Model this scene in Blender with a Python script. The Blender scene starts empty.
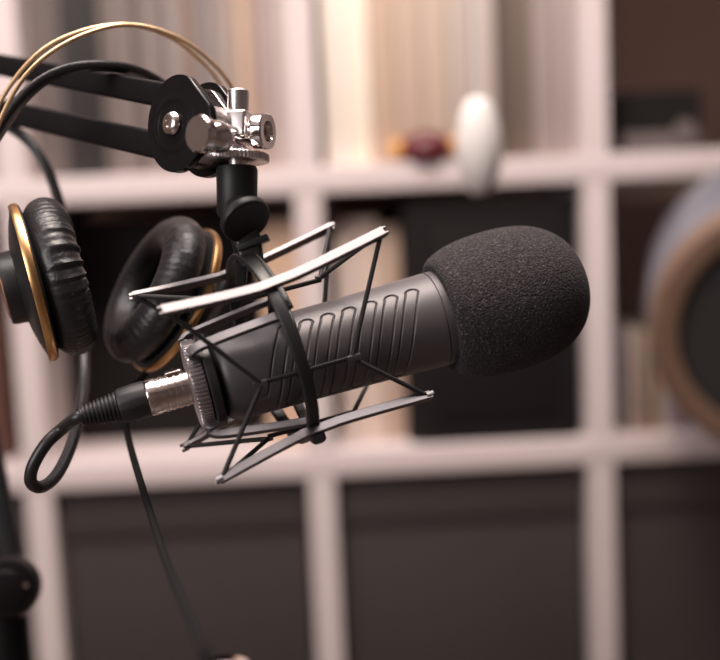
import bpy, bmesh, math, random
from mathutils import Vector as V, Matrix
random.seed(7)
C = bpy.context.scene.collection
PI = math.pi
sin, cos = math.sin, math.cos

# ------------------------------------------------------------------ camera
FPX = 1140.0
def rx(a): return Matrix.Rotation(a, 3, 'X')
def rz(a): return Matrix.Rotation(a, 3, 'Z')
B = Matrix(((1, 0, 0), (0, 0, 1), (0, -1, 0)))
PITCH, YAW, ROLL = 0.1163, -0.0241, -0.0447
ROW0 = 0.76                       # height of the lower visible shelf board
CAM = V((0.0239, -1.4648, ROW0 + 0.3464))
RC = rz(YAW) @ B.transposed() @ rx(-PITCH) @ rz(ROLL)   # camera axes -> world
def W(px, py, d):
    "a point at distance d along the view axis, seen at px, py"
    return CAM + RC @ V(((px - 360) / FPX * d, (330 - py) / FPX * d, -d))
def D(x, y, z):
    return (RC @ V((x, y, z))).normalized()
cd = bpy.data.cameras.new('camera'); cam = bpy.data.objects.new('camera', cd); C.objects.link(cam)
cam.matrix_world = Matrix.Translation(CAM) @ RC.to_4x4()
cd.sensor_fit = 'HORIZONTAL'; cd.sensor_width = 36; cd.lens = 36 * FPX / 720
cd.clip_start = 0.02
cd.dof.use_dof = True; cd.dof.focus_distance = 0.595; cd.dof.aperture_fstop = 3.0
bpy.context.scene.camera = cam

# ------------------------------------------------------------------ materials
def mat(name, col, rough=0.5, metal=0.0, spec=0.5, noise=0.0, nscale=40, bump=0.0, bscale=200, coat=0, bdist=0.001, sheen=0):
    m = bpy.data.materials.new(name); m.use_nodes = True
    nt = m.node_tree; b = nt.nodes['Principled BSDF']
    b.inputs['Base Color'].default_value = (*col, 1)
    b.inputs['Roughness'].default_value = rough
    b.inputs['Metallic'].default_value = metal
    b.inputs['Specular IOR Level'].default_value = spec
    b.inputs['Coat Weight'].default_value = coat
    b.inputs['Sheen Weight'].default_value = sheen
    tc = nt.nodes.new('ShaderNodeTexCoord')
    if noise > 0:
        n = nt.nodes.new('ShaderNodeTexNoise'); n.inputs['Scale'].default_value = nscale
        n.inputs['Detail'].default_value = 4
        nt.links.new(tc.outputs['Object'], n.inputs['Vector'])
        r = nt.nodes.new('ShaderNodeMix'); r.data_type = 'RGBA'
        r.inputs['A'].default_value = (*[c * (1 - noise) for c in col], 1)
        r.inputs['B'].default_value = (*[min(1, c * (1 + noise)) for c in col], 1)
        nt.links.new(n.outputs['Fac'], r.inputs['Factor'])
        nt.links.new(r.outputs['Result'], b.inputs['Base Color'])
    if bump > 0:
        n2 = nt.nodes.new('ShaderNodeTexNoise'); n2.inputs['Scale'].default_value = bscale
        n2.inputs['Detail'].default_value = 3
        nt.links.new(tc.outputs['Object'], n2.inputs['Vector'])
        bp = nt.nodes.new('ShaderNodeBump'); bp.inputs['Strength'].default_value = bump
        bp.inputs['Distance'].default_value = bdist
        nt.links.new(n2.outputs['Fac'], bp.inputs['Height'])
        nt.links.new(bp.outputs['Normal'], b.inputs['Normal'])
    return m
M = dict(
    body=mat('satin charcoal metal', (.108, .098, .101), .44, .30, bump=.08, bscale=3000, bdist=.0002),
    foam=mat('black foam', (.036, .031, .032), .95, 0, .15, noise=.8, nscale=1800, bump=.9, bscale=1900, bdist=.0014, sheen=.05),
    bar=mat('satin black painted metal', (.18, .166, .172), .40, .85),
    hoop=mat('black moulded plastic', (.020, .019, .020), .38),
    cord=mat('black elastic cord', (.022, .019, .020), .6, bump=.4, bscale=2500),
    knurl=mat('dark knurled metal', (.50, .46, .47), .33, .85),
    nickel=mat('nickel', (.80, .71, .68), .2, 1.0),
    chrome=mat('chrome', (.86, .82, .81), .08, 1.0),
    chrome_soft=mat('cast chrome', (.74, .68, .66), .28, 1.0, bump=.5, bscale=700),
    alu=mat('satin aluminium', (.86, .80, .79), .30, 1.0),
    matte=mat('matt dark cord', (.012, .011, .011), .8, 0, .1),
    gloss=mat('gloss black paint', (.008, .007, .008), .18, 0, .35),
    arm=mat('black arm paint', (.009, .008, .009), .42, 0, .14),
    rubber=mat('black rubber', (.016, .015, .016), .48),
    cable=mat('black cable jacket', (.018, .017, .018), .36, 0, .6),
    leather=mat('black leatherette', (.020, .018, .019), .36, 0, .55, bump=.3, bscale=500),
    shell=mat('matt black shell', (.020, .019, .020), .40),
    gold=mat('gold metal', (.86, .50, .22), .3, 1.0),
    copper=mat('copper disc', (.50, .24, .13), .45, .5),
    brass=mat('gold wire', (.90, .62, .36), .34, .65),
    white=mat('white shelf laminate', (.66, .565, .56), .5, noise=.03, nscale=8),
    bin=mat('brown grey fabric', (.047, .037, .036), .9, noise=.12, nscale=300, bump=.4, bscale=900),
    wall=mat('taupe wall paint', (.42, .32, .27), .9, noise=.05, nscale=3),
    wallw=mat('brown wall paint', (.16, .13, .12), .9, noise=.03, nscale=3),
    floor=mat('oak floor', (.22, .13, .08), .5, noise=.3, nscale=5),
    ceil=mat('ceiling paint', (.75, .70, .68), .9),
    desk=mat('dark desk top', (.05, .035, .028), .45, noise=.2, nscale=20),
    black=mat('black board', (.011, .009, .009), .75, 0, .15),
    grey=mat('grey plastic', (.13, .105, .10), .5),
    maroon=mat('maroon glaze', (.10, .008, .014), .3),
    yellow=mat('amber glaze', (.75, .36, .09), .4),
    lantern=mat('white paper', (.70, .66, .64), .8),
    wood=mat('brown wood rim', (.19, .115, .08), .5, noise=.2, nscale=30),
    drumhead=mat('dark drum head', (.030, .027, .028), .6),
    drumshell=mat('silver blue shell', (.27, .27, .32), .35, .5),
    paper=mat('page block', (.70, .62, .55), .9),
)

def foam_mat():
    m = M['foam']; nt = m.node_tree; b = nt.nodes['Principled BSDF']
    for l in list(b.inputs['Base Color'].links) + list(b.inputs['Normal'].links): nt.links.remove(l)
    tc = nt.nodes.new('ShaderNodeTexCoord')
    v = nt.nodes.new('ShaderNodeTexVoronoi'); v.inputs['Scale'].default_value = 850
    nt.links.new(tc.outputs['Object'], v.inputs['Vector'])
    n = nt.nodes.new('ShaderNodeTexNoise'); n.inputs['Scale'].default_value = 700; n.inputs['Detail'].default_value = 3
    nt.links.new(tc.outputs['Object'], n.inputs['Vector'])
    r = nt.nodes.new('ShaderNodeValToRGB')
    r.color_ramp.elements[0].position = .36; r.color_ramp.elements[0].color = (.022, .019, .020, 1)
    r.color_ramp.elements[1].position = .62; r.color_ramp.elements[1].color = (.050, .043, .044, 1)
    e = r.color_ramp.elements.new(.80); e.color = (.14, .13, .13, 1)
    nt.links.new(n.outputs['Fac'], r.inputs['Fac']); nt.links.new(r.outputs['Color'], b.inputs['Base Color'])
    bp = nt.nodes.new('ShaderNodeBump'); bp.inputs['Strength'].default_value = .6; bp.inputs['Distance'].default_value = .0009; bp.invert = True
    nt.links.new(v.outputs['Distance'], bp.inputs['Height']); nt.links.new(bp.outputs['Normal'], b.inputs['Normal'])
foam_mat()

# ------------------------------------------------------------------ mesh helpers
def frame(O, X, Y, Z): return lambda x, y, z: O + X * x + Y * y + Z * z
def basis(X, up=V((0, 0, 1))):
    X = X.normalized(); Y = up.cross(X)
    if Y.length < 1e-4: Y = V((0, 1, 0)).cross(X)
    Y.normalize(); return X, Y, X.cross(Y)
def grid(bm, rows, close_u=True, cap0=True, cap1=True):
    vs = [[bm.verts.new(p) for p in r] for r in rows]
    n = len(vs[0])
    for i in range(len(vs) - 1):
        for j in range(n if close_u else n - 1):
            k = (j + 1) % n
            bm.faces.new((vs[i][j], vs[i][k], vs[i + 1][k], vs[i + 1][j]))
    if cap0 and close_u: bm.faces.new(list(reversed(vs[0])))
    if cap1 and close_u: bm.faces.new(vs[-1])
def lathe(bm, prof, O, A, n=48, up=V((0, 0, 1)), rmod=None, cap=True):
    "prof: list of (along axis, radius)"
    X, Y, Z = basis(A, up)
    rows = []
    for x, r in prof:
        rows.append([O + X * x + (Y * cos(t) + Z * sin(t)) * (r if rmod is None else r * rmod(x, t)) for t in [2 * PI * i / n for i in range(n)]])
    grid(bm, rows, True, cap, cap)
def ringlathe(bm, prof, O, A, n=64):
    "closed profile spun into a ring"
    X, Y, Z = basis(A)
    rows = [[O + X * x + (Y * cos(t) + Z * sin(t)) * r for x, r in prof] for t in [2 * PI * i / n for i in range(n)]]
    rows.append(rows[0])
    vs = [[bm.verts.new(p) for p in r] for r in rows[:-1]]
    m = len(prof)
    for i in range(n):
        a, b = vs[i], vs[(i + 1) % n]
        for j in range(m):
            k = (j + 1) % m
            bm.faces.new((a[j], b[j], b[k], a[k]))
def smooth_path(P, per=8):
    out = []
    P = [V(p) for p in P]
    Q = [P[0] * 2 - P[1]] + P + [P[-1] * 2 - P[-2]]
    for i in range(1, len(Q) - 2):
        a, b, c, d = Q[i - 1], Q[i], Q[i + 1], Q[i + 2]
        for k in range(per):
            t = k / per
            out.append(0.5 * ((2 * b) + (c - a) * t + (2 * a - 5 * b + 4 * c - d) * t * t + (-a + 3 * b - 3 * c + d) * t ** 3))
    out.append(P[-1]); return out
def sweep(bm, P, sect, up=None, closed=False, scale=None):
    "sect: list of (u,v); v along the side axis made from up"
    n = len(P); rows = []; prev = None
    for i, p in enumerate(P):
        if closed: t = (P[(i + 1) % n] - P[i - 1]).normalized()
        else: t = (P[min(i + 1, n - 1)] - P[max(i - 1, 0)]).normalized()
        if up is not None:
            u = up(i) if callable(up) else up
            u = (u - t * u.dot(t)).normalized()
        else:
            if prev is None:
                u = t.orthogonal().normalized()
            else: u = (prev - t * prev.dot(t)).normalized()
            prev = u
        w = t.cross(u); s = scale(i / (n - 1)) if scale else 1
        rows.append([p + u * a * s + w * b * s for a, b in sect])
    if closed:
        vs = [[bm.verts.new(q) for q in r] for r in rows]; m = len(sect)
        for i in range(n):
            a, b = vs[i], vs[(i + 1) % n]
            for j in range(m): bm.faces.new((a[j], a[(j + 1) % m], b[(j + 1) % m], b[j]))
    else: grid(bm, rows)
def circ(r, n=12, ry=None): return [(r * cos(2 * PI * i / n), (ry or r) * sin(2 * PI * i / n)) for i in range(n)]
def rrect(w, h, r, k=3):
    out = []
    for cx, cy, a0 in ((w / 2 - r, h / 2 - r, 0), (-w / 2 + r, h / 2 - r, PI / 2), (-w / 2 + r, -h / 2 + r, PI), (w / 2 - r, -h / 2 + r, 1.5 * PI)):
        for i in range(k + 1):
            a = a0 + PI / 2 * i / k; out.append((cx + r * cos(a), cy + r * sin(a)))
    return out
def tube(bm, P, r, n=12): sweep(bm, P, circ(r, n))
def box(bm, F, x0, x1, y0, y1, z0, z1, bev=0):
    v = [bm.verts.new(F(x, y, z)) for x in (x0, x1) for y in (y0, y1) for z in (z0, z1)]
    fs = [bm.faces.new([v[i] for i in q]) for q in ((0, 1, 3, 2), (4, 6, 7, 5), (0, 4, 5, 1), (2, 3, 7, 6), (0, 2, 6, 4), (1, 5, 7, 3))]
    if bev:
        es = list({e for f in fs for e in f.edges})
        bmesh.ops.bevel(bm, geom=es, offset=bev, segments=3, affect='EDGES', profile=.5)
def prism(bm, F, pts, z0, z1, bev=0):
    a = [bm.verts.new(F(x, y, z0)) for x, y in pts]; b = [bm.verts.new(F(x, y, z1)) for x, y in pts]
    n = len(pts)
    f0 = bm.faces.new(list(reversed(a))); f1 = bm.faces.new(b)
    for i in range(n): bm.faces.new((a[i], a[(i + 1) % n], b[(i + 1) % n], b[i]))
    if bev: bmesh.ops.bevel(bm, geom=list(f0.edges) + list(f1.edges), offset=bev, segments=3, affect='EDGES', profile=.5)
WF = lambda x, y, z: V((x, y, z))
def root_loc(o):
    l = V((0, 0, 0))
    while o: l += o.location; o = o.parent
    return l
def obj(name, bm, m, parent=None, flat=False, loc=None):
    bmesh.ops.recalc_face_normals(bm, faces=bm.faces)
    me = bpy.data.meshes.new(name)
    if parent is not None: base = root_loc(parent); rel = V((0, 0, 0))
    else:
        cs = [v.co for v in bm.verts]
        base = loc or V((sum(c.x for c in cs) / len(cs), sum(c.y for c in cs) / len(cs), min(c.z for c in cs))); rel = base
    bmesh.ops.translate(bm, verts=bm.verts, vec=-base)
    bm.to_mesh(me); bm.free()
    me.materials.append(M[m] if isinstance(m, str) else m)
    for p in me.polygons: p.use_smooth = not flat
    if not flat:
        me.set_sharp_from_angle(angle=math.radians(38))
    o = bpy.data.objects.new(name, me); C.objects.link(o); o.location = rel; o.parent = parent
    return o
def thing(name, label, cat, loc, group=None):
    o = bpy.data.objects.new(name, None); C.objects.link(o); o.location = loc; o.empty_display_size = .02
    return tag(o, label, cat, group)
def tag(o, label, cat, group=None, kind=None):
    o['label'] = label; o['category'] = cat
    if group: o['group'] = group
    if kind: o['kind'] = kind
    return o
def struct(o): o['kind'] = 'structure'; return o
def B_(): return bmesh.new()

# ------------------------------------------------------------------ room
RX0, RX1, RY0, RY1, RH = -1.9, 2.3, -3.2, 0.46, 2.5
b = B_(); box(b, WF, RX0, RX1, RY0, RY1, -.1, 0); struct(obj('floor', b, 'floor', flat=True))
b = B_(); box(b, WF, RX0, RX1, RY0, RY1, RH, RH + .1); struct(obj('ceiling', b, 'ceil', flat=True))
b = B_(); box(b, WF, RX0 - .1, RX1 + .1, RY1, RY1 + .1, -.1, RH + .1); struct(obj('wall_back', b, 'wall', flat=True))
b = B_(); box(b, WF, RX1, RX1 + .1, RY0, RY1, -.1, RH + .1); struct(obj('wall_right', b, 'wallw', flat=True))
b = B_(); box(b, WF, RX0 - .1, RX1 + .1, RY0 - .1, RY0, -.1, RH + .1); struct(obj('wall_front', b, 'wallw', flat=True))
# left wall with a window opening
b = B_()
wy0, wy1, wz0, wz1 = -3.0, -1.75, .95, 2.2
for a in ((RY0, wy0, -.1, RH + .1), (wy1, RY1, -.1, RH + .1), (wy0, wy1, -.1, wz0), (wy0, wy1, wz1, RH + .1)):
    box(b, WF, RX0 - .1, RX0, *a)
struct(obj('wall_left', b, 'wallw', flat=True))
b = B_()
for a in ((wy0, wy0 + .05, wz0, wz1), (wy1 - .05, wy1, wz0, wz1), (wy0 + .05, wy1 - .05, wz0, wz0 + .05), (wy0 + .05, wy1 - .05, wz1 - .05, wz1), (-2.395, -2.355, wz0 + .05, wz1 - .05)):
    box(b, WF, RX0 - .07, RX0 - .02, *a)
struct(obj('window_1', b, 'white', flat=True))

# ------------------------------------------------------------------ bookcase
P, T, DEP = .37, .0345, .38
LV = [ROW0 + P * k for k in (-2, -1, 0, 1, 2, 3)]
cols = [-2, -1, 0, 1, 2, 3]
bc = thing('bookcase', 'large white open cube bookcase standing behind the microphone', 'bookcase', V((P / 2, DEP / 2, 0)))
for k, z in enumerate(LV):
    b = B_(); z0 = z - T / 2 if k else 0
    box(b, WF, cols[0] * P - T / 2, cols[-1] * P + T / 2, 0, DEP, z0, z + T / 2, .0015); obj('shelf_board', b, 'white', bc)
for c in cols:
    for k in range(5):
        b = B_(); box(b, WF, c * P - T / 2, c * P + T / 2, .0006, DEP, LV[k] + T / 2, LV[k + 1] - T / 2, 0); obj('upright_panel', b, 'white', bc, flat=True)

# fabric drawers in the row under the lower board
bin_lab = {-1: 'brown grey fabric drawer below the headphone cord, left of the microphone', 0: 'brown grey fabric drawer below the microphone, second from the right', 1: 'brown grey fabric drawer at the lower right, below the small books',
           -2: 'brown grey fabric drawer at the lower left edge of the picture'}
for c in (-2, -1, 0, 1):
    x0, x1 = c * P + T / 2 + .004, (c + 1) * P - T / 2 - .004
    z0, z1 = LV[1] + T / 2 + .0005, LV[2] - T / 2 - .008
    r = thing('fabric_drawer', bin_lab[c], 'drawer', V(((x0 + x1) / 2, .18, z0)), 'fabric drawers in the bookcase')
    b = B_(); box(b, WF, x0, x1, .022, .36, z0, z1, .006); obj('drawer_box', b, 'bin', r)
    b = B_(); box(b, WF, x0 + .003, x1 - .003, .016, .0225, z1 - .062, z1 - .004, .0025); obj('top_hem', b, 'bin', r)

# ------------------------------------------------------------------ spines and boxes on the boards
def colmat(name, col, rough=.6): return mat(name, col, rough, noise=.08, nscale=25)
def xs(px, py, y=.05):
    "world x where the sight line through px, py meets the plane y"
    d = RC @ V(((px - 360) / FPX, (330 - py) / FPX, -1)); t = (y - CAM.y) / d.y
    return CAM.x + d.x * t
def clampx(x0, x1):
    c = math.floor((x0 + x1) / 2 / P)
    return max(x0, c * P + T / 2 + .0012), min(x1, (c + 1) * P - T / 2 - .0012)
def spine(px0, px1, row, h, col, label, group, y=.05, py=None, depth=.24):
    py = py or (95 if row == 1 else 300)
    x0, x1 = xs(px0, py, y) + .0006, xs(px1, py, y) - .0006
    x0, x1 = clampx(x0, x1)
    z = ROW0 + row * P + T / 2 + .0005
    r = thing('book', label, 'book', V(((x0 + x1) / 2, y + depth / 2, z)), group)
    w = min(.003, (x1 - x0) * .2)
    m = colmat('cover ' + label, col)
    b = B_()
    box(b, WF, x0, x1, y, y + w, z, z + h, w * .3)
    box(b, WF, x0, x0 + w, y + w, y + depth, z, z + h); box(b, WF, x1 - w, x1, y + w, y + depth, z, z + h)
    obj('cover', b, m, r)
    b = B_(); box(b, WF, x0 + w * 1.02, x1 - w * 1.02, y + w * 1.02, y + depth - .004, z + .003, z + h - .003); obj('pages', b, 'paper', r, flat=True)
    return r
G1 = 'tall books on the upper board, left of the centre upright'
left_row = [
    (31, 49, .31, (.36, .29, .28), 'light taupe tall book beside the left upright'),
    (49, 64, .31, (.24, .19, .18), 'mid taupe tall book left of the two darkest spines'),
    (64, 84, .31, (.035, .027, .026), 'nearly black tall book, left one of the dark pair'),
    (84, 103, .31, (.028, .020, .018), 'black brown tall book, right one of the dark pair'),
    (103, 116, .30, (.26, .20, .18), 'brown grey tall book right of the dark pair'),
    (116, 124, .30, (.42, .34, .31), 'narrow pale spine above the boom arms'),
    (124, 137, .31, (.34, .27, .25), 'grey beige tall book above the boom arms'),
    (137, 146, .31, (.20, .15, .14), 'narrow brown spine behind the gold wires'),
    (146, 160, .31, (.46, .37, .345), 'pinkish beige tall book behind the boom head'),
    (160, 169, .31, (.30, .23, .22), 'narrow grey brown spine behind the boom head'),
    (169, 186, .31, (.50, .41, .39), 'light pinkish tall book behind the boom head'),
    (186, 197, .31, (.44, .29, .21), 'narrow tan spine left of the chrome clamp'),
    (197, 214, .31, (.40, .33, .325), 'greyish pink tall book behind the chrome clamp'),
    (214, 226, .31, (.56, .46, .43), 'pale spine straight above the chrome stud'),
    (226, 240, .31, (.42, .32, .28), 'beige brown tall book right above the thumb nut'),
    (240, 254, .31, (.60, .42, .31), 'warm tan tall book right of the chrome clamp'),
    (254, 266, .31, (.42, .31, .28), 'rosy brown spine right of the warm tan book'),
    (266, 279, .31, (.52, .42, .40), 'rosy beige tall book near the centre upright'),
    (279, 293, .31, (.62, .53, .51), 'pale rosy tall book against the centre upright'),
]
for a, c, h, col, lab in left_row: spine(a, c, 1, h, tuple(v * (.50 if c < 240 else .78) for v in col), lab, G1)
G2 = 'tall binders on the upper board, right of the centre upright'
for a, c, h, col, lab in [
    (323, 345, .32, (.84, .76, .68), 'cream binder against the centre upright'),
    (345, 371, .32, (.86, .74, .62), 'warm cream binder, second from the centre upright'),
    (371, 397, .31, (.56, .40, .30), 'tan binder behind the left side of the maroon pot'),
    (397, 424, .31, (.55, .41, .325), 'tan binder behind the middle of the maroon pot'),
    (424, 450, .31, (.56, .43, .35), 'greyer tan binder behind the right side of the maroon pot'),
    (450, 474, .31, (.52, .43, .38), 'pale grey binder behind the white lantern'),
    (474, 496, .31, (.54, .46, .42), 'whitish binder right behind the white lantern'),
    (496, 514, .31, (.12, .085, .068), 'dark brown binder right of the white lantern'),
    (514, 533, .31, (.17, .125, .10), 'lighter dark brown binder second right of the lantern'),
    (533, 557, .31, (.34, .275, .26), 'grey rosy binder right of the dark brown pair'),
    (557, 580, .31, (.38, .31, .30), 'grey rosy binder touching the right upright')]:
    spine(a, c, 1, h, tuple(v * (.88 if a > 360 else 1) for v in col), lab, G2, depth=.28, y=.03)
G3 = 'tan books on the lower board beside the centre upright'
for a, c, h, col, lab in [
    (262, 281, .30, (.62, .42, .29), 'warm tan book left of the centre upright, right of the black box'),
    (281, 299, .30, (.64, .45, .33), 'orange tan book touching the left of the centre upright'),
    (337, 358, .30, (.74, .62, .56), 'pale book touching the right of the centre upright'),
    (358, 380, .30, (.70, .55, .47), 'pale tan book second right of the centre upright'),
    (380, 402, .29, (.50, .36, .28), 'brownish tan book touching the black box behind the foam')]:
    spine(a, c, 0, h, col, lab, G3, y=.05)
G4 = 'small books on the lower board behind the round drum'
cs4 = [((.20, .15, .14), 'dark taupe'), ((.45, .38, .36), 'pale grey'), ((.22, .10, .08), 'red brown'), ((.40, .33, .24), 'straw'), ((.13, .11, .11), 'dark grey'), ((.42, .24, .14), 'orange brown'), ((.50, .44, .42), 'off white'), ((.30, .30, .36), 'grey blue'), ((.46, .20, .18), 'dull red'), ((.16, .22, .32), 'blue')]
for i, (col, nm) in enumerate(cs4):
    a = 622 + i * 6.6
    o = spine(a, a + 6.3, 0, .135 + .006 * math.sin(i * 2.1), col, f'small {nm} book ' + ('next to the right upright' if i == 0 else f'right of the {cs4[i-1][1]} one on the lower right board'), G4, y=.025, py=380, depth=.13)
G5 = 'books at the left edge of the picture'
for a, c, col, row, lab in [(-16, 0, (.10, .04, .028), 0, 'reddish brown book cut off at the left edge behind the headphone hub'), (-34, -16, (.2, .13, .1), 0, 'brown book left of the reddish one at the left edge'),
    (-16, -3, (.40, .33, .32), 1, 'pale taupe book at the left edge behind the boom arms'), (-31, -16, (.30, .24, .22), 1, 'taupe book at the far left edge behind the boom arms')]:
    spine(a, c, row, .30, col, lab, G5)

def rbox(name, label, cat, px0, px1, row, h, y0, y1, m, py=300, rr=.02):
    x0, x1 = xs(px0, py, y0), xs(px1, py, y0); x0, x1 = clampx(x0, x1); z = ROW0 + row * P + T / 2 + .0005
    r = thing(name, label, cat, V(((x0 + x1) / 2, (y0 + y1) / 2, z)))
    sect = rrect(x1 - x0, y1 - y0, rr, 6); cx, cy = (x0 + x1) / 2, (y0 + y1) / 2
    b = B_(); prism(b, lambda x, y, zz: V((cx + x, cy + y, zz)), sect, z, z + h, .004); obj('casing', b, m, r)
    return r, x0, x1, z
r, x0, x1, z = rbox('loudspeaker', 'black rounded loudspeaker box on the lower board behind the foam windscreen', 'loudspeaker', 405, 583, 0, .318, .014, .31, 'black', rr=.02)
b = B_(); box(b, WF, x0 + .035, x1 - .035, .0105, .0142, z + .03, z + .29, .002); obj('grille', b, 'black', r)
r, x0, x1, z = rbox('storage_box', 'black storage box on the lower board behind the headphones', 'box', 58, 255, 0, .31, .14, .36, 'black', rr=.012)
b = B_(); box(b, WF, x0 - .0004, x1 + .0004, .137, .363, z + .265, z + .312, .003); obj('lid', b, 'black', r)
# radio on the upper right board
r, x0, x1, z = rbox('radio', 'black radio with a grey lower front on the upper right board', 'radio', 619, 702, 1, .080, .06, .20, 'black', py=120, rr=.006)
b = B_(); box(b, WF, x0 + .004, x1 - .004, .0565, .0602, z + .004, z + .026, .001); obj('front_panel', b, 'grey', r)
b = B_(); lathe(b, [(0, .013), (.008, .0125)], V((x1 - .025, .0565, z + .028)), V((0, -1, 0)), 32); obj('dial', b, 'grey', r)

# maroon and amber bowl on the upper board
cx = xs(425, 143, .03); z = ROW0 + P + T / 2 + .0005
r = thing('ornamental_pot', 'squat maroon pot with amber handles on the upper board left of the white lantern', 'pot', V((cx, .025, z)))
b = B_(); lathe(b, [(0, .026), (.002, .030), (.012, .0345), (.022, .033), (.031, .026), (.036, .015), (.038, .006), (.0382, .001)], V((cx, .018, z)), V((0, 0, 1)), 48); obj('pot_body', b, 'maroon', r)
for sx in (-1, 1):
    b = B_(); lathe(b, [(-.007, .002), (-.005, .010), (.001, .0125), (.007, .010), (.0095, .001)], V((cx + sx * .0365, .018, z + .017)), V((sx, 0, 0)), 32); obj('pot_handle', b, 'yellow', r)

# white paper lantern hanging in front of the boards
lc = W(479, 146, 1.10)
r = thing('paper_lantern', 'slim white paper lantern hanging in front of the upper board', 'lantern', lc - V((0, 0, .046)))
b = B_(); N = 24
lathe(b, [(-.046 + .092 * i / N, (.008 + .0140 * math.sin(PI * i / N) ** .6) * (1 + .02 * (i % 2))) for i in range(N + 1)], lc, V((0, 0, 1)), 40); obj('shade', b, 'lantern', r)
b = B_(); tube(b, [lc + V((0, 0, .0455)), V((lc.x, lc.y, RH))], .0012, 8); obj('hanging_cord', b, 'lantern', r)

# round drum at the right edge
dn = D(.29, .41, -1.0)          # from face backwards
dc = W(797, 332, 1.26)
r = thing('drum', 'round drum with brown wooden rim and silver blue shell at the right edge', 'drum', V((dc.x, dc.y, 0)))
b = B_(); ringlathe(b, [(-.010, .127), (-.012, .133), (-.010, .152), (-.004, .158), (.016, .160), (.020, .156), (.020, .130)], dc, dn, 96); obj('rim', b, 'wood', r)
b = B_(); lathe(b, [(-.0015, .001), (-.0015, .128), (.003, .129)], dc, dn, 96); obj('head', b, 'drumhead', r)
b = B_(); ringlathe(b, [(.018, .146), (.018, .155), (.030, .160), (.10, .166), (.17, .165), (.185, .160), (.185, .152)], dc, dn, 96); obj('shell', b, 'drumshell', r)
sb = dc + dn * .10
b = B_(); tube(b, [V((sb.x, sb.y, sb.z - .168)), V((sb.x, sb.y, .30))], .012, 16)
obj('stand_pole', b, 'chrome', r)
for k in range(3):
    a = 2 * PI * k / 3 + .5
    b = B_(); tube(b, [V((sb.x, sb.y, .35)), V((sb.x + .3 * cos(a), sb.y + .3 * sin(a) * .6, .008))], .008, 10); obj('leg', b, 'chrome', r)

# ------------------------------------------------------------------ desk under the camera
r = thing('desk', 'dark wooden desk below the microphone', 'desk', V((0, -1.15, 0)))
b = B_(); box(b, WF, -.75, .75, -1.55, -.70, .69, .72, .003); obj('desk_top', b, 'desk', r)
for sx in (-.7, .7):
    for sy in (-1.5, -.75):
        b = B_(); box(b, WF, sx - .025, sx + .025, sy - .025, sy + .025, 0, .6895); obj('leg', b, 'desk', r, flat=True)

# ------------------------------------------------------------------ shock mount: outer frame
import mathutils
def rot3(a, b_, c): return Matrix.Rotation(c, 3, 'Z') @ Matrix.Rotation(b_, 3, 'Y') @ Matrix.Rotation(a, 3, 'X')
Ro = RC @ rot3(.2407, .3151, .3634) @ B
XO, YO, ZO = Ro.col[0], Ro.col[1], Ro.col[2]
XO, YO, ZO = V(XO), V(YO), V(ZO)
OO = W(270.49, 348.14, .6)
FO = frame(OO, XO, YO, ZO)
WB, L1, L2, E1, E2 = .0383, .054, .0645, .0059, .0065
tailc = W(200, 384, .594); headc = W(505, 300, .628)
XM = (headc - tailc).normalized(); YM = (YO - XM * XM.dot(YO)).normalized(); ZM = XM.cross(YM)
KM = 1.027
FM = lambda x, y, z: tailc + (XM * x + YM * y + ZM * z) * KM

sm = thing('shock_mount', 'black spider shock mount with flat bars and elastic cords around the microphone', 'shock mount', FO(0, 0, -.06))
# outer hoop
RH_ = WB * 2 ** .5 - .0028
b = B_(); n = 96
hp = [FO(0, RH_ * sin(2 * PI * i / n), RH_ * cos(2 * PI * i / n)) for i in range(n)]
sweep(b, hp, rrect(.0034, .0064, .0010), up=lambda i: (hp[i] - OO), closed=True); obj('outer_hoop', b, 'hoop', sm)
bars = {}
for nm, sy, sz in (('A', -1, 1), ('B', 1, 1), ('C', -1, -1), ('D', 1, -1)):
    P0, P1, P2 = (-L1, sy * (WB + .0), sz * (WB + E1)), (0, sy * WB, sz * WB), (L2, sy * WB, sz * (WB + E2))
    pts = []
    for i in range(9): 
        t = i / 8; pts.append(V(P0).lerp(V((-.006, P1[1], P1[2] + sz * E1 * .006 / L1 * .6)), t))
    for i in range(1, 9):
        t = i / 8; pts.append(V((.006, P1[1], P1[2] + sz * E2 * .006 / L2 * .6)).lerp(V(P2), t))
    # slight arc rather than a hard kink
    pts = [V((p.x, p.y, sz * (WB + (E1 * (abs(p.x) / L1) ** 1.25 if p.x < 0 else E2 * (p.x / L2) ** 1.25)))) for p in pts]
    wp = [FO(*p) for p in pts]
    rad = (YO * sy + ZO * sz).normalized()
    b = B_(); sweep(b, wp, rrect(.0032, .0056, .0005, 2) if sz > 0 else rrect(.0050, .0030, .0005, 2), up=rad); o = obj('outer_bar', b, 'bar', sm, flat=True)
    bars[nm] = (wp[0], wp[-1])
    for e, s in ((wp[0], 1), (wp[-1], -1)):     # notched tips
        for q in (-.0017, .0017):
            b = B_(); w = rad.cross(XO).normalized()
            sweep(b, [e - XO * .0018 * s * 1 + w * q, e + XO * .002 * s + w * q], rrect(.0024, .0012, .0003, 2), up=rad); obj('bar_tip', b, 'bar', o)
    # boss where bar meets hoop
    b = B_(); c = FO(0, sy * WB, sz * WB)
    lathe(b, [(-.0055, .0025), (-.001, .0034)], c, rad, 24) if sz < 0 and sy < 0 else lathe(b, [(-.0045, .0025), (-.001, .0036)], c, rad, 24)
    if sz < 0 and sy < 0: lathe(b, [(.0005, .0040), (.0040, .0042), (.0052, .0034), (.0054, .001)], c + ZO * -.002, -ZO, 6)
    obj('clamp_boss', b, 'hoop', sm)
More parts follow.
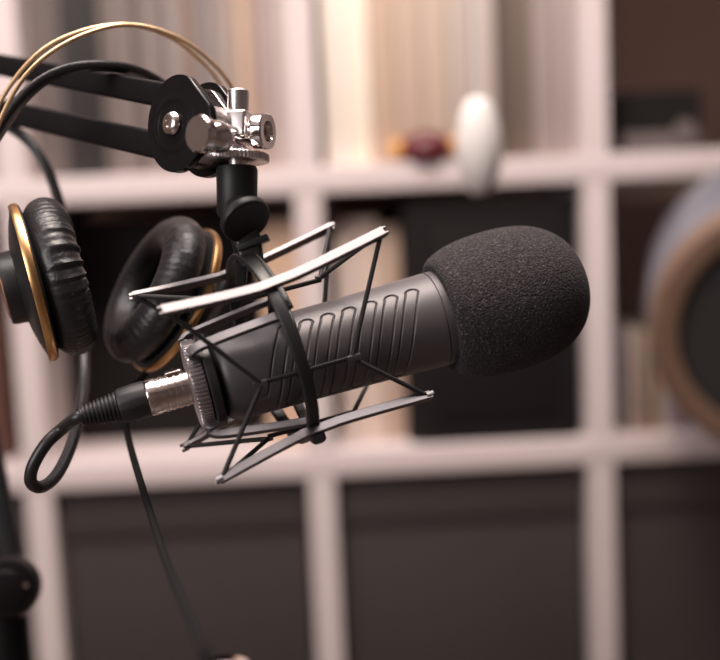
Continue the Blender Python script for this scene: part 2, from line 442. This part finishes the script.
# inner basket around the body
RI = .0338; XH = .0485
b = B_(); n = 80
hq = [FM(XH, RI * sin(2 * PI * i / n), RI * cos(2 * PI * i / n)) for i in range(n)]
sweep(b, hq, rrect(.0026, .0056, .0008), up=lambda i: hq[i] - FM(XH, 0, 0), closed=True); obj('inner_hoop', b, 'hoop', sm)
b = B_(); ringlathe(b, [(x * KM, r_ * KM) for x, r_ in ((.0030, .0150), (.0030, .0238), (.0038, .0246), (.0072, .0246), (.0080, .0238), (.0080, .0150))], tailc, XM, 72); obj('base_ring', b, 'hoop', sm)
for sy in (-1, 1):
    for sz in (1, -1):
        pts = [FM(.0065, sy * .0150, sz * .0165), FM(-.0005, sy * .0175, sz * .0185), FM(-.0018, sy * .0190, sz * .0205), FM(.0022, sy * .0203, sz * .0225), FM(.012, sy * .0212, sz * .0240), FM(.030, sy * .0227, sz * .0262), FM(XH, sy * .0238, sz * .0282)]
        pp = smooth_path(pts, 6); rad = (YM * sy + ZM * sz).normalized()
        b = B_(); sweep(b, pp, rrect(.0028, .0052, .0005, 2) if sz > 0 else rrect(.0046, .0028, .0005, 2), up=lambda i: rad); obj('basket_rail', b, 'bar', sm, flat=True)
inn = {}
RT = {'front': (-1, 0, .0338), 'back': (1, 0, .0345), 'top': (0, 1, .0360), 'bottom': (0, -1, .0365)}
for nm, (ay, az, rr) in RT.items():
    a_, c_ = FM(.0268, ay * rr, az * rr), FM(.0728, ay * rr, az * rr)
    rad = (YM * ay + ZM * az).normalized()
    b = B_(); sweep(b, [a_, c_], rrect(.0024, .0024, .0006, 2), up=rad); o = obj('cord_arm', b, 'hoop', sm)
    for e, s in ((a_, -1), (c_, 1)):
        b = B_(); sweep(b, [e - XM * .005 * s * .5 + rad * .0014, e + XM * .0045 * s + rad * .0014], rrect(.0022, .0034, .0007, 2), up=rad); obj('cord_clip', b, 'bar', o)
    b = B_(); sweep(b, [FM(XH - .004, ay * (rr - .0015), az * (rr - .0015)), FM(XH + .004, ay * (rr - .0015), az * (rr - .0015))], rrect(.0035, .005, .0008, 2), up=rad); obj('cord_arm_foot', b, 'hoop', o)
    inn[nm] = (a_ + rad * .0012, c_ + rad * .0012)
links = [('A', 'front'), ('C', 'front'), ('C', 'bottom'), ('D', 'bottom'), ('D', 'back'), ('B', 'back'), ('B', 'top'), ('A', 'top')]
for e in (0, 1):
    for bn, i_ in links:
        p, q = bars[bn][e], inn[i_][e]
        p = p + XO * (.0012 if e == 0 else -.0012)
        d_ = (q - p).normalized()
        b = B_(); tube(b, [p - d_ * .001, q + d_ * .001], .00125, 10); obj('elastic_cord', b, 'cord', sm)
# swivel joint above the hoop
top = FO(0, 0, RH_)
KC = W(246, 220.5, .577)
kn = D(.50, -.64, .58)
b = B_()
# yoke: block hugging the hoop top, then neck to the swivel
blk = W(248, 249, .588)
sweep(b, [W(252, 262, .586), W(249, 244, .588), W(243, 228, .590)], rrect(.012, .0105, .002), up=D(1, 0, 0), scale=lambda t: 1.0 + .25 * t)
box(b, frame(W(253, 243, .584), D(.93, .36, 0), D(-.36, .93, 0), D(0, 0, 1)), -.0085, .0085, -.0018, .0018, -.006, .004, .0006)
obj('yoke', b, 'hoop', sm)
b = B_(); sweep(b, [W(236, 232, .594), W(242, 262, .603), W(241, 282, .61)], rrect(.006, .007, .0012), up=D(1, 0, 0)); obj('yoke_arm', b, 'hoop', sm)
b = B_(); sweep(b, smooth_path([W(252, 256, .583), W(262, 268, .579), W(276, 287, .570), W(288, 309, .561)], 5), rrect(.0060, .0030, .001), up=D(.8, .5, 0)); obj('yoke_arm', b, 'hoop', sm)
b = B_()
lathe(b, [(-.012, .007), (-.0036, .0105), (-.0030, .0130), (0, .0133), (.0010, .0127), (.0013, .0116), (.0010, .0105), (.0009, .001)], KC, kn, 56, rmod=lambda x, t: 1)
obj('swivel_knob', b, 'rubber', sm)
b = B_()
up_ = D(0, 1, 0.0)
lathe(b, [(0, .0060), (.001, .0088), (.004, .0104), (.018, .0106), (.0258, .0108), (.0276, .0100), (.0278, .006)], W(237, 220, .590), up_, 48)
obj('swivel_socket', b, 'rubber', sm)

# ------------------------------------------------------------------ microphone
mic = thing('microphone', 'charcoal condenser microphone with slotted barrel, pointing right in the shock mount', 'microphone', FM(.06, 0, -.025))
def Rbody(x):
    pts = [(.010, .0205), (.0125, .0222), (.016, .0232), (.05, .0236), (.08, .0240), (.12, .0250), (.1266, .0253), (.1269, .0246), (.1275, .0246), (.1278, .0253), (.136, .0252), (.1375, .0240)]
    for (a, ra), (c, rc) in zip(pts, pts[1:]):
        if x <= c: return ra + (rc - ra) * max(0, (x - a) / (c - a))
    return pts[-1][1]
slots = []
for k in range(-1, 6): slots.append(.0655 + .01135 * k - .0106)
def slot_depth(x, th):
    "th: 0 faces -Y, + is up. th of the rear copy is mirrored"
    best = 1
    for xt in slots:
        # centre line: x as a function of th (degrees)
        t = (52 - th) / 104.0
        tc_ = max(0, min(1, t))
        xc = xt + .003 - 0.0165 * (1.5 * tc_ - .5 * tc_ * tc_) * .95
        dth = 0 if 0 <= t <= 1 else (abs(th) - 52) * PI / 180 * .0245
        dx = x - xc
        d = math.hypot(dx * .93, dth) - .0031
        if d < best: best = d
    g = math.exp(-(best / .00042) ** 2) * .00085
    if best < 0: g = max(g, .00022)
    return g
b = B_(); xsam = [.010, .011, .0125, .014, .016, .024]
x = .030
while x < .1265: xsam.append(x); x += .00032
xsam += [.1266, .1269, .1272, .1275, .1278, .133, .136, .137, .1375]
rows = []; NT = 420
for x in xsam:
    r0 = Rbody(x); row = []
    for j in range(NT):
        a = 2 * PI * j / NT       # angle from -Y towards +Z
        th = math.degrees(math.atan2(sin(a), cos(a)))
        tf = th if abs(th) <= 90 else (180 - th if th > 0 else -180 - th)
        r_ = r0 - (slot_depth(x, tf) if .03 <= x <= .1265 and abs(tf) < 62 else 0)
        if abs(x - .0475) < .0004: r_ -= .0003
        row.append(FM(x, -r_ * cos(a), r_ * sin(a)))
    rows.append(row)
grid(b, rows); ob = obj('barrel', b, 'body', mic)
b = B_(); lathe(b, [(x * KM, r_ * KM) for x, r_ in ((.0078, .012), (.0085, .0190), (.0102, .0208), (.0112, .0210))], tailc, XM, 64); obj('end_cap', b, 'hoop', mic)
b = B_(); lathe(b, [(x * KM, r_ * KM) for x, r_ in ((-.0040, .010), (-.0050, .0198), (-.0046, .0218), (-.0040, .0226), (.0018, .0226), (.0024, .0218), (.0026, .012))], tailc, XM, 400,
      rmod=lambda x, t: 1 + (.026 * (1 if int(t / (2 * PI) * 68 * 2) % 2 else -1) if -.0043 < x < .0020 else 0)); obj('knurled_nut', b, 'knurl', mic)
# foam windscreen: a separate cover pulled over the head
ft = [(.1312, .0254), (.1312, .0288), (.1330, .0315), (.1375, .0338), (.144, .0360), (.152, .0375), (.162, .0383), (.173, .0382), (.183, .0370), (.191, .0348), (.198, .0312), (.2035, .0268), (.2075, .0216), (.2102, .0156), (.2118, .0090), (.2124, .0035), (.2125, .0008)]
b = B_()
pf = smooth_path([V((x, r_, 0)) for x, r_ in ft], 5)
def bumpy(x, t):
    return 1 + .004 * sin(3 * t + x * 60) + .003 * sin(5 * t - x * 130)
lathe(b, [(.136 * KM, .0253 * KM)] + [(p.x * KM, p.y * KM) for p in pf], tailc, XM, 120, rmod=bumpy)
fo = obj('foam_windscreen', b, 'foam')
tag(fo, 'black foam windscreen pulled over the head of the microphone', 'windscreen')

# ------------------------------------------------------------------ microphone cable with connector
cb = thing('microphone_cable', 'black cable with nickel connector plugged into the microphone tail, looping up', 'cable', W(60, 430, .59))
def LX(prof, m, name, parent, n=48, rmod=None):
    b = B_(); lathe(b, [(x * KM, r_ * KM) for x, r_ in prof], tailc, XM, n, rmod=rmod); return obj(name, b, m, parent)
pr = [(-.0050, .0088), (-.0052, .0094)]
for i in range(5):
    x = -.0068 - i * .0034
    pr += [(x + .0012, .0094), (x + .0008, .0090), (x - .0008, .0090), (x - .0012, .0094)]
pr += [(-.0262, .0094), (-.0270, .0090), (-.0272, .0080)]
cn = LX(pr, 'nickel', 'connector_shell', cb)
b = B_(); box(b, frame(FM(-.011, -.001, .0093), XM, YM, ZM), -.0050, .0035, -.0025, .0025, -.0006, .0013, .0004)
for i in range(4): box(b, frame(FM(-.0145 + i * .0014, -.001, .0108), XM, YM, ZM), -.0004, .0004, -.0023, .0023, -.0004, .0005)
obj('release_latch', b, 'nickel', cn)
LX([(-.0268, .006), (-.0270, .0088), (-.0275, .0093), (-.033, .0092), (-.0405, .0086), (-.0418, .0078), (-.0419, .005)], 'rubber', 'connector_sleeve', cb, 96, rmod=lambda x, t: 1 + (.012 * (1 if sin(t * 14) > .3 else 0) if x < -.029 else 0))
pr = [(-.0415, .005)]
for i in range(9):
    x = -.0420 - i * .0020; r_ = .0077 - i * .00028
    pr += [(x, r_ - .0009), (x - .0003, r_), (x - .0012, r_ - .0001), (x - .0015, r_ - .0010)]
pr += [(-.0605, .0048), (-.0612, .0036)]
LX(pr, 'rubber', 'strain_relief', cb)
e0 = FM(-.056, 0, 0); e1 = FM(-.063, 0, 0)
cp = smooth_path([e0, e1, W(63, 428, .592), W(46, 444, .590), W(33, 466, .590), W(31, 482, .593), W(41, 487, .600), W(55, 477, .612), W(67, 456, .628), W(76, 430, .645), W(82, 400, .668), W(84, 360, .700), W(80, 300, .722), W(68, 235, .725), W(56, 192, .722), W(44, 163, .720), W(28, 141, .722), W(4, 125, .732), W(-40, 113, .76), W(-80, 100, .80)], 8)
b = B_(); tube(b, cp, .0033, 16); obj('cable', b, 'cable', cb)

# ------------------------------------------------------------------ boom stand
bs = thing('boom_stand', 'black scissor boom stand with round side plates and chrome clamp holding the shock mount', 'microphone stand', V((W(5, 600, .775).x, W(5, 600, .775).y, .72)))
pn = D(-.62, .02, .78)                       # plate normal, towards camera and left
pu = D(-.03, 1, .02); pu = (pu - pn * pu.dot(pn)).normalized()
pr_ = pu.cross(pn).normalized()              # in plate plane, pointing right and toward camera
if pr_.dot(D(1, 0, 0)) < 0: pr_ = -pr_
PC = W(179, 124, .585)
FP = lambda O: (lambda x, y, z: O + pr_ * x + pu * y + pn * z)
def plate_pts(s=1):
    pts = []
    for i in range(0, 33):
        a = math.radians(60 + 240 * i / 32); pts.append((.0215 * cos(a) * s, .0250 * sin(a) * s))
    pts += [(.0232 * s, -.0125 * s), (.0246 * s, -.0105 * s), (.0256 * s, -.0070 * s), (.0256 * s, .0015 * s), (.0248 * s, .0048 * s), (.0236 * s, .0072 * s)]
    return pts
b = B_(); prism(b, FP(PC), plate_pts(), -.0022, .0022, .0009); pl = obj('side_plate', b, 'gloss', bs)
b = B_(); ringlathe(b, [(.0021, .0105), (.0026, .0125), (.0026, .0140), (.0021, .0162)], PC + pr_ * -.002, pn, 64); obj('embossed_ring', b, 'gloss', pl)
b = B_(); lathe(b, [(.0015, .0060), (.0036, .0062), (.0050, .0052), (.0058, .0030), (.0058, .0024), (.0046, .0022), (.0046, .0004)], PC + pr_ * -.002, pn, 40); obj('pivot_screw', b, 'nickel', pl)
PC2 = PC - pn * .021
b = B_(); prism(b, FP(PC2), plate_pts(), -.0022, .0022, .0009); pl2 = obj('side_plate', b, 'gloss', bs)
b = B_(); prism(b, FP(PC2 + pn * .0038), plate_pts(.84), -.0015, .0015, .0006); obj('inner_washer_plate', b, 'chrome_soft', pl2)
# arms
mid = PC - pn * .0108
al = -pr_
def arm(p0, p1, w, h, name='boom_tube', mt='arm', up=None):
    b = B_(); sweep(b, [p0, p1], rrect(h, w, .002, 4), up=up or pu); return obj(name, b, mt, bs)
ua0 = mid - pr_ * .004 + pu * .0150; ua1 = W(-110, 45, .845)
la0 = mid - pr_ * .004 - pu * .0125; la1 = W(-110, 86, .845)
arm(ua0, ua1, .0115, .0135); arm(la0, la1, .0115, .0145)
# elbow plates and lower arms down to the desk clamp
el = W(-118, 66, .85)
for s in (1, -1):
    b = B_(); prism(b, FP(el + pn * .0105 * s), [(.030 * cos(t), .034 * sin(t)) for t in [2 * PI * i / 40 for i in range(40)]], -.002, .002, .0008); obj('elbow_plate', b, 'gloss', bs)
base = W(6, 596, .775)
lo_up = D(1, 0, 0)
arm(W(-134, 80, .85), W(-2, 585, .785), .011, .0125, up=lo_up); arm(W(-80, 80, .85), W(18, 585, .785), .011, .0125, up=lo_up)
kb = D(.18, .05, .98)
b = B_(); lathe(b, [(-.022, .012), (-.020, .0205), (-.0165, .0215), (-.006, .0215), (-.002, .0190), (0, .0125), (.001, .0120), (.003, .0060), (.0032, .001)], W(6, 590, .752), kb, 48); obj('tension_knob', b, 'gloss', bs)
b = B_(); lathe(b, [(0, .0018), (.0012, .0018), (.0014, .0002)], W(26, 585, .747), kb, 16); obj('tension_screw', b, 'nickel', bs)
b = B_(); lathe(b, [(.012, .022), (.030, .022), (.034, .015), (base.z - .72 - .0, .0125)], V((base.x, base.y, .72)), V((0, 0, 1)), 32); obj('base_post', b, 'arm', bs)
b = B_()
box(b, WF, base.x - .03, base.x + .03, base.y - .02, base.y + .045, .7205, .733, .002)
obj('desk_clamp', b, 'arm', bs)
# chrome clamp
ax = D(-.66, .02, .75)
b = B_(); lathe(b, [(-.003, .0030), (-.001, .0056), (.002, .0074), (.006, .0082), (.010, .0078), (.0125, .0070), (.0135, .0074), (.0145, .0090), (.0180, .0093), (.0190, .0086), (.0192, .003)], W(197, 133, .553) - ax * .0190, ax, 48); hd = obj('clamp_bolt_head', b, 'chrome', bs)
b = B_(); lathe(b, [(-.024, .0048), (-.006, .0050), (-.002, .0055)], W(214, 132, .572), ax, 32); obj('clamp_bolt', b, 'chrome', bs)
CS = W(238, 130, .588)
upc = D(0.01, 1, 0)
b = B_(); lathe(b, [(-.020, .0048), (-.0040, .0048), (-.0040, .0052), (.0095, .0052), (.0095, .0056), (.0200, .0056), (.0206, .0050), (.0206, .002)], CS, upc, 40); obj('clamp_stud', b, 'alu', bs)
b = B_(); bf = frame(CS, D(.96, 0, .28), upc, D(.28, 0, -.96)); box(b, bf, -.0080, .0072, -.0050, .0092, -.0085, .0065, .0016); obj('clamp_block', b, 'alu', bs)
b = B_(); lathe(b, [(0, .0060), (0, .0180), (.0006, .0186), (.0036, .0186), (.0042, .0180), (.0042, .0070)], W(233, 162, .590), upc, 240, rmod=lambda x, t: 1 + (.012 * (1 if sin(t * 60) > 0 else -1) if .0005 < x < .0038 else 0)); obj('knurled_flange', b, 'alu', bs)
# thumb nut right of the block
nx = D(.95, -.02, .32)
b = B_(); N0 = W(253, 132, .585)
lathe(b, [(0, .0050), (.003, .0052), (.0045, .0085), (.0060, .0102), (.0072, .0105), (.0118, .0105), (.0126, .0098), (.0126, .0060), (.0095, .0050), (.0095, .0005)], N0 - nx * .004, nx, 48, rmod=lambda x, t: (1 - .12 * (abs(sin(t)) ** 6)))
obj('thumb_nut', b, 'chrome', bs)
# filler between the plates that the bolt passes through
b = B_(); lathe(b, [(0, .010), (.0165, .010)], mid - pn * .00825 + pr_ * .014 + pu * -.001, pn, 32); obj('pivot_spacer', b, 'chrome_soft', bs)

# ------------------------------------------------------------------ headphones
hpn = thing('headphones', 'black over ear headphones with gold rings and gold wire headband hanging over the boom arm', 'headphones', W(100, 370, .64))
def cup(c, out, R, wk):
    root = None
    b = B_()
    lathe(b, [(-.004, R * .90), (-.003, R * 1.0), (.0005, R * .985), (.0024, R * .95), (.0050, R * .76), (.0070, R * .56), (.0078, R * .45), (.0078, R * .2)], c, out, 80); root = obj('ear_cup', b, 'shell', hpn)
    b = B_(); ringlathe(b, [(-.0022, R * .98), (-.0022, R * 1.022), (-.0010, R * 1.030), (.0010, R * 1.026), (.0024, R * 1.008), (.0024, R * .96)], c, out, 96); obj('gold_ring', b, 'gold', root)
    b = B_(); lathe(b, [(.0040, R * .44), (.0055, R * .47), (.0135, R * .46), (.0155, R * .445), (.0160, R * .42), (.0154, R * .40), (.0154, .001)], c, out, 64); h = obj('cup_hub', b, 'shell', root)
    b = B_(); lathe(b, [(.0150, R * .395), (.0163, R * .38), (.0168, R * .32), (.0168, .001)], c, out, 64); obj('hub_disc', b, 'copper', h)
    b = B_()
    X, Y, Z = basis(out)
    n = 240; m = 28; rows = []
    for i in range(n):
        t = 2 * PI * i / n
        wr = (.0006 * sin(t * 29 + 1.8 * sin(t * 5)) * (.5 + .5 * sin(t * 3 + 1)) + .0003 * sin(t * 61 + 2 * sin(t * 7))) * wk
        row = []
        for j in range(m):
            a = 2 * PI * j / m
            rr_ = R * .725 + cos(a) * R * .30 + (wr * max(0, cos(a - .9)) ** .7 if cos(a - .9) > 0 else 0)
            xx = -.0145 - sin(a) * .0122 - (wr * .8 * max(0, sin(a)))
            row.append(c + X * xx + (Y * cos(t) + Z * sin(t)) * rr_)
        rows.append(row)
    vs = [[b.verts.new(p) for p in r] for r in rows]
    for i in range(n):
        for j in range(m):
            k = (j + 1) % m; ii = (i + 1) % n
            b.faces.new((vs[i][j], vs[i][k], vs[ii][k], vs[ii][j]))
    obj('ear_cushion', b, 'leather', hpn)
    b = B_(); lathe(b, [(-.010, .001), (-.010, R * .6), (-.006, R * .62)], c, out, 48); obj('driver_cloth', b, 'shell', root)
    return root
oL = D(-.93, -.25, .28); cL = W(33, 283, .63)
oR = D(.78, -.42, -.45); cR = W(176, 300, .665)
RL = .0435
cup(cL, oL, RL, 1.2); cup(cR, oR, .0445, .25)
# yokes: small arms from the hubs up to the headband ends
hubL = cL + oL * .022; hubR = cR + oR * .022
yL = W(-28, 180, .625); yR = W(243, 205, .70)
for hb, ye in ((hubL, yL), (hubR, yR)):
    b = B_(); m_ = (hb + ye) / 2 + (D(-1, 0, 0) if hb is hubL else D(1, 0, -.3)) * .008
    sweep(b, smooth_path([hb, m_, ye], 8), rrect(.005, .016, .002), up=D(1, 0, 0)); obj('yoke', b, 'shell', hpn)
    b = B_(); sweep(b, [ye - V((0, 0, .012)), ye + V((0, 0, .012))], rrect(.010, .020, .003), up=D(1, 0, 0)); obj('band_slider', b, 'shell', hpn)
gl = [(-28, 185, .622), (-16, 140, .622), (6, 92, .622), (40, 52, .624), (82, 31, .628), (128, 24.5, .636), (170, 34, .648), (205, 56, .662), (232, 88, .678), (243, 130, .69), (246, 205, .70)]
g2 = [(-24, 185, .606), (-10, 150, .606), (2, 116, .606), (22, 80, .608), (50, 53, .612), (88, 33, .620), (128, 25, .634), (166, 35, .660), (196, 56, .680), (221, 86, .695), (232, 130, .706), (238, 205, .71)]
for g in (gl, g2):
    b = B_(); tube(b, smooth_path([W(*q) for q in g], 8), .00125, 10); obj('headband_wire', b, 'brass', hpn)
st = [(-24, 184, .618), (-12, 150, .618), (2, 126, .618), (20, 101, .618), (44, 80, .620), (74, 68, .624), (105, 66, .632), (133, 71, .646), (158, 84, .664), (190, 110, .685), (222, 150, .70), (240, 204, .705)]
b = B_(); sweep(b, smooth_path([W(*q) for q in st], 8), rrect(.0052, .011, .0022, 4), up=D(0, 1, 0)); obj('headband_strap', b, 'leather', hpn)
# headphone cord
hc = cR + (D(-.4, -1, .0)).normalized() * .046
b = B_(); tube(b, smooth_path([hc, W(124, 400, .66), W(127, 432, .65), W(137, 470, .62), W(152, 518, .58), W(168, 566, .53), W(188, 614, .48), W(203, 655, .45), W(211, 700, .43), V((W(213, 730, .42).x, W(213, 730, .42).y - .01, .723))], 8), .0020, 12); obj('headphone_cord', b, 'matte', hpn)

# small lidded jar peeking in at the bottom edge
jp = W(223, 662, .70)
r = thing('lidded_jar', 'dark round jar with a bright lid edge just peeking in at the bottom edge', 'jar', V((jp.x, jp.y, .72)))
hj = jp.z - .7203
jb = V((jp.x, jp.y, .7203))
b = B_(); lathe(b, [(0, .014), (.003, .017), (hj - .010, .017), (hj - .0085, .0155)], jb, V((0, 0, 1)), 40); obj('jar_body', b, 'gloss', r)
b = B_(); lathe(b, [(hj - .0084, .0155), (hj - .008, .0165), (hj - .002, .0165), (hj, .0120), (hj, .001)], jb, V((0, 0, 1)), 40); obj('lid', b, 'chrome', r)

# ------------------------------------------------------------------ light
def area(name, loc, target, sx, sy, power, col):
    l = bpy.data.lights.new(name, 'AREA'); l.shape = 'RECTANGLE'; l.size = sx; l.size_y = sy; l.energy = power; l.color = col
    o = bpy.data.objects.new(name, l); C.objects.link(o); o.location = loc
    o.rotation_euler = (V(target) - V(loc)).to_track_quat('-Z', 'Y').to_euler(); return o
area('window_daylight', (-1.80, -2.37, 1.6), (.0, -.3, 1.0), 1.1, 1.1, 26, (1.0, .95, .95))
area('ceiling_panel', (-.15, -.80, 2.44), (-.15, -.78, 0), 1.7, 1.2, 47, (1.0, .92, .90))
area('added_shelf_fill', (-.10, -.95, 2.35), (-.02, .1, 1.1), .25, .25, 13, (1.0, .82, .66))  # unseen fill light, added to warm and brighten the middle of the bookcase
w = bpy.data.worlds.new('world'); bpy.context.scene.world = w; w.use_nodes = True
w.node_tree.nodes['Background'].inputs['Color'].default_value = (.9, .85, .88, 1)
w.node_tree.nodes['Background'].inputs['Strength'].default_value = .6
vs_ = bpy.context.scene.view_settings
vs_.view_transform = 'Standard'; vs_.look = 'None'; vs_.gamma = 1; vs_.exposure = -0.08
